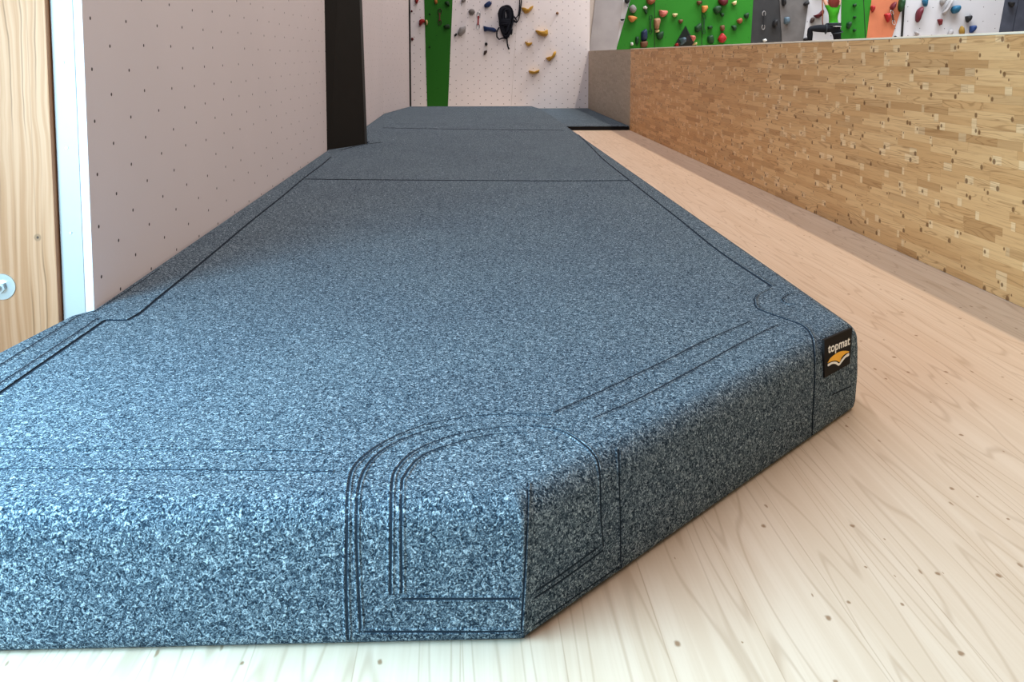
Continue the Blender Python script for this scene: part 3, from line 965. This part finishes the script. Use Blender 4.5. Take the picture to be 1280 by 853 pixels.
    ('H', [(215, 130), (258, 60), (300, -10), (328, 0), (290, 75), (250, 140), (205, 202), (183, 180)], 'lgrey', .12, 'long slanting grey hold on the white panel beside the teal one', GW),
    ('H', [(298, 130), (330, 85), (400, 78), (407, 125), (375, 177), (320, 177)], 'teal', .16, 'teal rounded hold on the white panel', GW),
    ('H', [(118, 262), (173, 257), (166, 335), (148, 340)], 'dred', .10, 'dark red tooth-shaped hold on the white panel', GW),
    ('H', [(490, 220), (567, 210), (556, 265), (520, 302), (498, 270)], 'black', .12, 'black-green pointed hold on the white panel', GW),
    ('H', [(408, 405), (438, 348), (462, 400), (462, 465), (422, 465)], 'mustard', .12, 'mustard upright hold just over the parapet', GW),
    ('H', [(550, 350), (622, 343), (620, 390), (575, 442), (548, 437)], 'blue', .13, 'dark blue shield-shaped hold low on the white panel', GW),
    ('H', [(270, 420), (300, 393), (327, 425), (300, 470), (258, 475)], 'lgrey', .10, 'grey hold just over the parapet beside the mustard one', GW),
    ('H', [(1060, 30), (1132, 38), (1112, 97), (1080, 87)], 'black', .13, 'black hold on the blue-black panel', GW),
]
for h in HOLDS:
    hold(h[0], h[1], h[2], h[3], h[4], h[5])
hold('D', [(180, 343), (333, 625), (17, 625)], 'black', .30, 'black triangular pyramid volume standing over the parapet on the green wall', None, 'wall_volume', 0, True)


# ------------------------------------------------------------------ quickdraws
def quickdraw(top, bot, Y, sling_col, label, group='quickdraws on the walls', met=metal):
    a, b = on_y(top[0], top[1], Y), on_y(bot[0], bot[1], Y)
    o = empty('quickdraw', a)
    L = (a - b).length
    d = (b - a) / L
    r = min(0.055, L * 0.2)
    side = Vector((1, 0, 0))
    for s0 in (0.0, L - 2 * r):
        bm = bmesh.new()
        loop = []
        for k in range(16):
            th = k * 2 * math.pi / 16
            loop.append(d * (s0 + r + r * math.cos(th)) + side * (r * 0.62 * math.sin(th)) + Vector((0, -0.01, 0)))
        tube(bm, loop, 0.0085, 6, True)
        link('carabiner', bm, met, o, True)
    bm = bmesh.new()
    p0, p1 = d * (1.5 * r), d * (L - 1.5 * r)
    w = 0.016
    prism(bm, [p0 - side * w, p0 + side * w, (p0 + p1) / 2 + side * w * .8, p1 + side * w, p1 - side * w, (p0 + p1) / 2 - side * w * .8], (0, -0.022, 0))
    link('sling', bm, sling_col, o)
    tag(o, label, 'quickdraw', group)
    return o


quickdraw((549.7, 11), (549.6, 31), YF - 0.03, HM['brown'], 'quickdraw with dark sling hanging on the green stripe', met=HM['dbrown'])
quickdraw((598.2, 15), (597.4, 36), YF - 0.02, HM['red'], 'quickdraw with red sling on the far white wall beside the grey round hold')
quickdraw((813.4, 19), (812.8, 42), YR - 0.08, HM['dgreen'], 'dark quickdraw left of the first panel joint on the green wall', met=HM['dgreen'])
quickdraw((880.3, 18), (879.4, 42), YR - 0.08, HM['dgreen'], 'dark quickdraw hanging by the second panel joint of the green wall', met=HM['dgreen'])
quickdraw((955.0, 14), (953.8, 37), YR - 0.08, HM['black'], 'quickdraw with pale upper clip on the charcoal panel', met=HM['grey'])
quickdraw((1114.2, 13), (1117.5, 31), YR - 0.09, HM['dbrown'], 'quickdraw with brown sling on the orange panel under a maroon hold')

# ------------------------------------------------------------------ hung-up rope
rope_m = mat_plain('black_rope', (0.012, 0.014, 0.022), 0.8, 0.15, 0, 0.4, 60)
ro = empty('rope_coil', on_y(633, 7, YF - 0.05))
RB = ro.location.copy()


def wp(x, y, dy=0.0):
    v = on_y(610 + x / 8.53, y / 8.53, YF - 0.10)
    v.y += dy
    return v - RB


bm = bmesh.new()
rnd = random.Random(3)
for k in range(17):
    cx, w = 190 + rnd.uniform(-14, 14), rnd.uniform(26, 78)
    top, bo = 58 + rnd.uniform(0, 26) + (78 - w) * .5, 330 + rnd.uniform(-60, 85)
    lean = rnd.uniform(-22, 6)
    dy = rnd.uniform(-0.05, 0.03)
    loop = []
    for j in range(28):
        th = j * 2 * math.pi / 28
        yy = (top + bo) / 2 - (bo - top) / 2 * math.cos(th)
        xx = cx + w * math.sin(th) * (1.12 - 0.45 * (yy - top) / (bo - top)) + lean * (yy - top) / (bo - top)
        loop.append(wp(xx, yy, dy + 0.02 * math.sin(2 * th)))
    tube(bm, loop, 0.019, 6, True)
link('loops', bm, rope_m, ro, True)
bm = bmesh.new()
for j in range(5):
    y = 205 + j * 14
    loop = [wp(185 + 62 * math.cos(t * math.pi / 10), y + 8 * math.sin(t * math.pi / 10 + j), -0.07 * math.sin(t * math.pi / 10)) for t in range(20)]
    tube(bm, loop, 0.019, 6, True)
link('wrap', bm, rope_m, ro, True)
bm = bmesh.new()
tube(bm, catmull([wp(170, 300), wp(198, 380), wp(204, 450), wp(210, 490), wp(225, 527)], .04), 0.017, 6)
tube(bm, catmull([wp(120, 290), wp(96, 340), wp(96, 395), wp(118, 420), wp(150, 408), wp(185, 405)], .04), 0.016, 6)
tube(bm, catmull([wp(235, 290), wp(240, 340), wp(250, 372), wp(256, 310)], .04), 0.014, 6)
tube(bm, catmull([wp(255, 140), wp(295, 195), wp(322, 165), wp(330, 120), wp(336, 40), wp(338, -120), wp(340, -420)], .05), 0.014, 6)
tube(bm, catmull([wp(240, 270), wp(275, 230), wp(305, 240), wp(330, 190), wp(345, 100), wp(354, 20), wp(356, -120), wp(358, -420)], .05), 0.014, 6)
tube(bm, catmull([wp(262, 210), wp(280, 215), wp(295, 235), wp(305, 225), wp(290, 195), wp(265, 180)], .03), 0.014, 6)
link('rope_ends', bm, rope_m, ro, True)
tag(ro, 'black climbing rope coiled up and hanging on the far white wall', 'rope')

# ------------------------------------------------------------------ climber
YP = YR - 0.42


def wf(x, y, dy=0.0):
    v = on_y(1000 + x / 15.23, y / 15.23, YP)
    v.y += dy
    return v


skin_m = mat_plain('skin', (0.38, 0.20, 0.135), 0.6, 0.3)
shirt_m = mat_plain('bright_green_shirt', (0.028, 0.19, 0.008), 0.8, 0.1, 0, 0.3, 20)
pants_m = mat_plain('black_trousers', (0.008, 0.009, 0.012), 0.8, 0.1)
hair_m = mat_plain('auburn_hair', (0.13, 0.018, 0.012), 0.5, 0.3, 0, 0.4, 40)
harness_m = mat_plain('harness_webbing', (0.02, 0.025, 0.03), 0.7, 0.2)

J, E_, RAD = [], [], []


def jn(p, r, par=None):
    J.append(Vector(p))
    RAD.append(r if isinstance(r, tuple) else (r, r))
    if par is not None:
        E_.append((par, len(J) - 1))
    return len(J) - 1


pel = jn(wf(655, 520), (0.135, 0.105))
wst = jn(wf(640, 425, 0.02), (0.115, 0.090), pel)
chs = jn(wf(637, 290, 0.02), (0.140, 0.100), wst)
shd = jn(wf(640, 170, 0.03), (0.130, 0.085), chs)
nek = jn(wf(645, 95, 0.03), (0.055, 0.055), shd)
he1 = jn(wf(648, 40, 0.03), (0.080, 0.095), nek)
he2 = jn(wf(648, -40, 0.03), (0.078, 0.095), he1)
he3 = jn(wf(648, -85, 0.03), (0.045, 0.055), he2)


def hand(wrist, dirv, side):
    d = dirv.normalized()
    palm = jn(J[wrist] + d * 0.055, (0.036, 0.020), wrist)
    kn = J[palm] + d * 0.045
    fw = Vector((0, 1, 0))
    for i, (o, ln) in enumerate(((-0.033, .064), (-0.011, .074), (0.011, .070), (0.033, .055))):
        b = jn(kn + side * o, 0.0100, palm)
        m = jn(J[b] + d * ln * .5 + fw * 0.012, 0.0092, b)
        jn(J[m] + d * ln * .18 + fw * 0.036, 0.0082, m)
    tb = jn(J[palm] - side * 0.040 - d * 0.012, 0.0115, palm)
    jn(J[tb] - side * 0.018 + d * 0.034 + fw * 0.018, 0.0095, tb)


# arms: raised to holds above
la = jn(wf(560, 155, 0.03), 0.058, shd)
le = jn(wf(510, 0, 0.12), 0.044, la)
lw = jn(wf(480, -170, 0.20), 0.029, le)
hand(lw, Vector((0.02, 0.25, 1.0)), Vector((1, 0, 0)))
ra = jn(wf(725, 155, 0.03), 0.058, shd)
re = jn(wf(785, 20, 0.11), 0.044, ra)
rw = jn(wf(812, -160, 0.20), 0.029, re)
hand(rw, Vector((0.0, 0.25, 1.0)), Vector((-1, 0, 0)))
# left leg: thigh out sideways, shin down
lh = jn(wf(560, 550), 0.100, pel)
lt_ = jn(wf(390, 540, 0.05), 0.086, lh)
lk = jn(wf(225, 545, 0.10), 0.066, lt_)
lc = jn(wf(232, 680, 0.13), 0.062, lk)
ls = jn(wf(240, 870, 0.17), 0.042, lc)
lf = jn(wf(238, 915, 0.19), 0.045, ls)
lo = jn(wf(205, 935, 0.30), 0.034, lf)
# right leg nearly straight
rh = jn(wf(705, 570), 0.105, pel)
rt = jn(wf(722, 690, 0.03), 0.088, rh)
rk = jn(wf(735, 930, 0.08), 0.062, rt)
rc_ = jn(wf(735, 1060, 0.09), 0.060, rk)
rs = jn(wf(732, 1330, 0.16), 0.042, rc_)
rf = jn(wf(735, 1375, 0.18), 0.045, rs)
rtoe = jn(wf(765, 1395, 0.30), 0.034, rf)
base = Vector((J[pel].x, J[pel].y, J[pel].z))
me = bpy.data.meshes.new('person')
me.from_pydata([p - base for p in J], E_, [])
tmp = bpy.data.objects.new('person', me)
COL.objects.link(tmp)
sk = tmp.modifiers.new('Skin', 'SKIN')
sk.use_smooth_shade = True
sk.branch_smoothing = 0.4
for i, v in enumerate(me.skin_vertices[0].data):
    v.radius = RAD[i]
    v.use_root = (i == pel)
ss = tmp.modifiers.new('Subdivision', 'SUBSURF')
ss.levels = 2
ss.render_levels = 2
bpy.context.view_layer.update()
body_me = bpy.data.meshes.new_from_object(tmp.evaluated_get(bpy.context.evaluated_depsgraph_get()))
bpy.data.objects.remove(tmp)
body_me.name = 'person'
body_me.materials.clear()
body_me.materials.append(skin_m)
for p in body_me.polygons:
    p.use_smooth = True
per = bpy.data.objects.new('person', body_me)
COL.objects.link(per)
per.location = base
tag(per, 'climber in a bright green shirt and black trousers seen from behind, one knee raised sideways', 'person')


def shell(name, test, off, m):
    bm = bmesh.new()
    bm.from_mesh(body_me)
    bmesh.ops.delete(bm, geom=[f for f in bm.faces if not test(f.calc_center_median() + base)], context='FACES')
    bm.verts.ensure_lookup_table()
    seen, best = set(), []
    for v0 in bm.verts:                      # keep the one connected garment
        if v0 in seen:
            continue
        comp, todo = [], [v0]
        seen.add(v0)
        while todo:
            v = todo.pop()
            comp.append(v)
            for e in v.link_edges:
                u = e.other_vert(v)
                if u not in seen:
                    seen.add(u)
                    todo.append(u)
        if len(comp) > len(best):
            best = comp
    keep = set(best)
    bmesh.ops.delete(bm, geom=[v for v in bm.verts if v not in keep], context='VERTS')
    bm.normal_update()
    for v in bm.verts:
        v.co += v.normal * off
    return link(name, bm, m, per, True)


zw = J[wst].z - 0.02


def near_seg(p, a, b, r):
    ab = b - a
    t = max(0, min(1, (p - a).dot(ab) / ab.dot(ab)))
    return (p - (a + ab * t)).length < r


shell('shirt', lambda c: c.z > zw - 0.03 and (near_seg(c, J[pel], J[shd] + Vector((0, 0, -.02)), 0.19) or near_seg(c, J[la], J[la].lerp(J[le], .55), .075) or near_seg(c, J[ra], J[ra].lerp(J[re], .55), .075)) and c.z < J[nek].z - 0.0, 0.008, shirt_m)
shell('trousers', lambda c: c.z < zw + 0.02 and not near_seg(c, J[lf], J[lo], .10) and not near_seg(c, J[rf], J[rtoe], .10), 0.006, pants_m)
for a, b in ((lf, lo), (rf, rtoe)):
    shell('climbing_shoe', lambda c: near_seg(c, J[a], J[b], .10), 0.006, HM['dred'])
# harness: waist belt, leg loops, gear loop
bm = bmesh.new()
c = J[wst].lerp(J[pel], 0.45) - base
for dz in (-0.018, 0.018):
    tube(bm, [c + Vector((0.152 * math.cos(k * math.pi / 12), 0.118 * math.sin(k * math.pi / 12), dz)) for k in range(24)], 0.020, 6, True)
link('harness_belt', bm, harness_m, per, True)
bm = bmesh.new()
tube(bm, [c + Vector((0.02 + 0.142 * math.cos(k * math.pi / 12), 0.130 * math.sin(k * math.pi / 12), -0.048)) for k in range(24)], 0.009, 6, True)
link('harness_trim', bm, HM['lgrey'], per, True)
for a, b, r in ((lh, lt_, .112), (rh, rt, .116)):
    d = (J[b] - J[a]).normalized()
    s1 = d.cross(Vector((0, 1, 0))).normalized()
    s2 = d.cross(s1)
    cc = J[a].lerp(J[b], 0.35) - base
    bm = bmesh.new()
    tube(bm, [cc + (s1 * math.cos(k * math.pi / 12) + s2 * math.sin(k * math.pi / 12)) * r for k in range(24)], 0.014, 6, True)
    link('leg_loop', bm, harness_m, per, True)
# hair: shoulder-length, covering the back of the head
bm = bmesh.new()
bmesh.ops.create_uvsphere(bm, u_segments=20, v_segments=14, radius=1.0)
hc = J[he1].lerp(J[he2], .55) - base
for v in bm.verts:
    n3 = noise.noise(v.co * 4) * 0.06
    x, y, z = v.co
    zz = z * (0.150 if z > 0 else 0.235)
    v.co = hc + Vector((x * (0.135 if z < 0 else 0.118) * (1 + n3), -0.022 + y * (0.115 if y < 0 else 0.085) * (1 + n3), zz + 0.012))
link('hair', bm, hair_m, per, True)
# face, turned to the wall
for s in (-1, 1):
    bm = bmesh.new()
    bmesh.ops.create_icosphere(bm, subdivisions=2, radius=0.012, matrix=Matrix.Translation(hc + Vector((s * 0.032, 0.098, 0.0))))
    link('eye', bm, HM['black'], per, True)
bm = bmesh.new()
box(bm, hc + Vector((-0.022, 0.085, -0.072)), hc + Vector((0.022, 0.104, -0.062)), 0, 0.003)
link('mouth', bm, HM['red'], per)
bm = bmesh.new()
disc(bm, hc + Vector((0, 0.09, -0.035)), (0, 1, -0.2), 0.016, 0.03, 8, 0, 0.008)
link('nose', bm, skin_m, per, True)
# footholds and handholds the climber uses
hg = 'holds under the climber'
for i, (jx, lab, cx, col) in enumerate(((lf, 'dark hold under the raised foot of the climber', -0.01, 'maroon'), (rf, 'dark hold under the straight leg of the climber', 0.02, 'maroon'),
                                   (lw, 'hold gripped by the left hand of the climber', 0, 'maroon'), (rw, 'hold gripped by the right hand of the climber', 0, 'maroon'))):
    up_ = i > 1
    cz = J[jx].z + (0.085 if up_ else -0.115)
    bm = bmesh.new()
    bmesh.ops.create_icosphere(bm, subdivisions=3, radius=1.0)
    for v in bm.verts:
        v.co = Vector((v.co.x * 0.11, v.co.y * 0.16, v.co.z * 0.065)) * (1 + 0.1 * noise.noise(v.co * 2.2))
    for v in [v for v in bm.verts if v.co.y > 0.09]:
        v.co.y = 0.09
    o = link('climbing_hold', bm, HM[col], None, True)
    o.location = (J[jx].x + cx, YR - 0.135, cz)
    tag(o, lab, 'climbing hold', GE)
# rope from the climber's harness up the wall
bm = bmesh.new()
rp = catmull([wf(600, 470, 0.14), wf(540, 488, 0.15), wf(478, 480, 0.12), wf(462, 400, 0.10), wf(466, 240, 0.10), wf(466, 80, 0.11), wf(462, -120, 0.13), wf(455, -520, 0.22)], .05)
tube(bm, rp, 0.013, 6)
tag(link('climbing_rope', bm, HM['rust'], None, True), 'reddish climbing rope running up the white panel from the climber', 'rope')

# ------------------------------------------------------------------ light
def area(name, loc, target, sx, sy, energy, col, spread=180):
    l = bpy.data.lights.new(name, 'AREA')
    l.shape = 'RECTANGLE'
    l.size, l.size_y = sx, sy
    l.energy = energy
    l.color = col
    l.spread = math.radians(spread)
    o = bpy.data.objects.new(name, l)
    COL.objects.link(o)
    o.location = loc
    d = Vector(target) - Vector(loc)
    o.rotation_euler = d.to_track_quat('-Z', 'Y').to_euler()
    return o


# daylight through the window beside the camera
wy, wz = (WY0 + WY1) / 2, (WZ0 + WZ1) / 2
win = area('window_daylight', (WX - 0.04, wy, wz), (WX + 1, wy, wz), WZ1 - WZ0, WY1 - WY0, 415, (0.43, 0.77, 0.98))
win.rotation_euler = (0, -math.pi / 2, 0)
# two rows of long lamps under the roof
RW = area('roof_lamps', (3.93, 8.5, 6.8), (3.93, 8.5, 0), 0.14, 20, 510, (1.0, 0.83, 0.67))
LW = area('roof_lamps', (0.1, 8.5, 6.8), (0.1, 8.5, 0), 0.6, 20, 380, (1.0, 0.91, 0.93))
HW = area('hall_lamps', (8.5, 17.6, 6.8), (8.5, 18.6, 0), 9, 1.5, 590, (0.88, 0.94, 1.0), 105)

w = bpy.data.worlds.new('hall_light')
S.world = w
w.use_nodes = True
bg = w.node_tree.nodes['Background']
bg.inputs[0].default_value = (0.98, 0.91, 0.97, 1)
bg.inputs[1].default_value = 0.22

S.view_settings.view_transform = 'Standard'
S.view_settings.look = 'None'
S.view_settings.exposure = 0.0
S.view_settings.gamma = 1.0
S.view_settings.use_curve_mapping = False
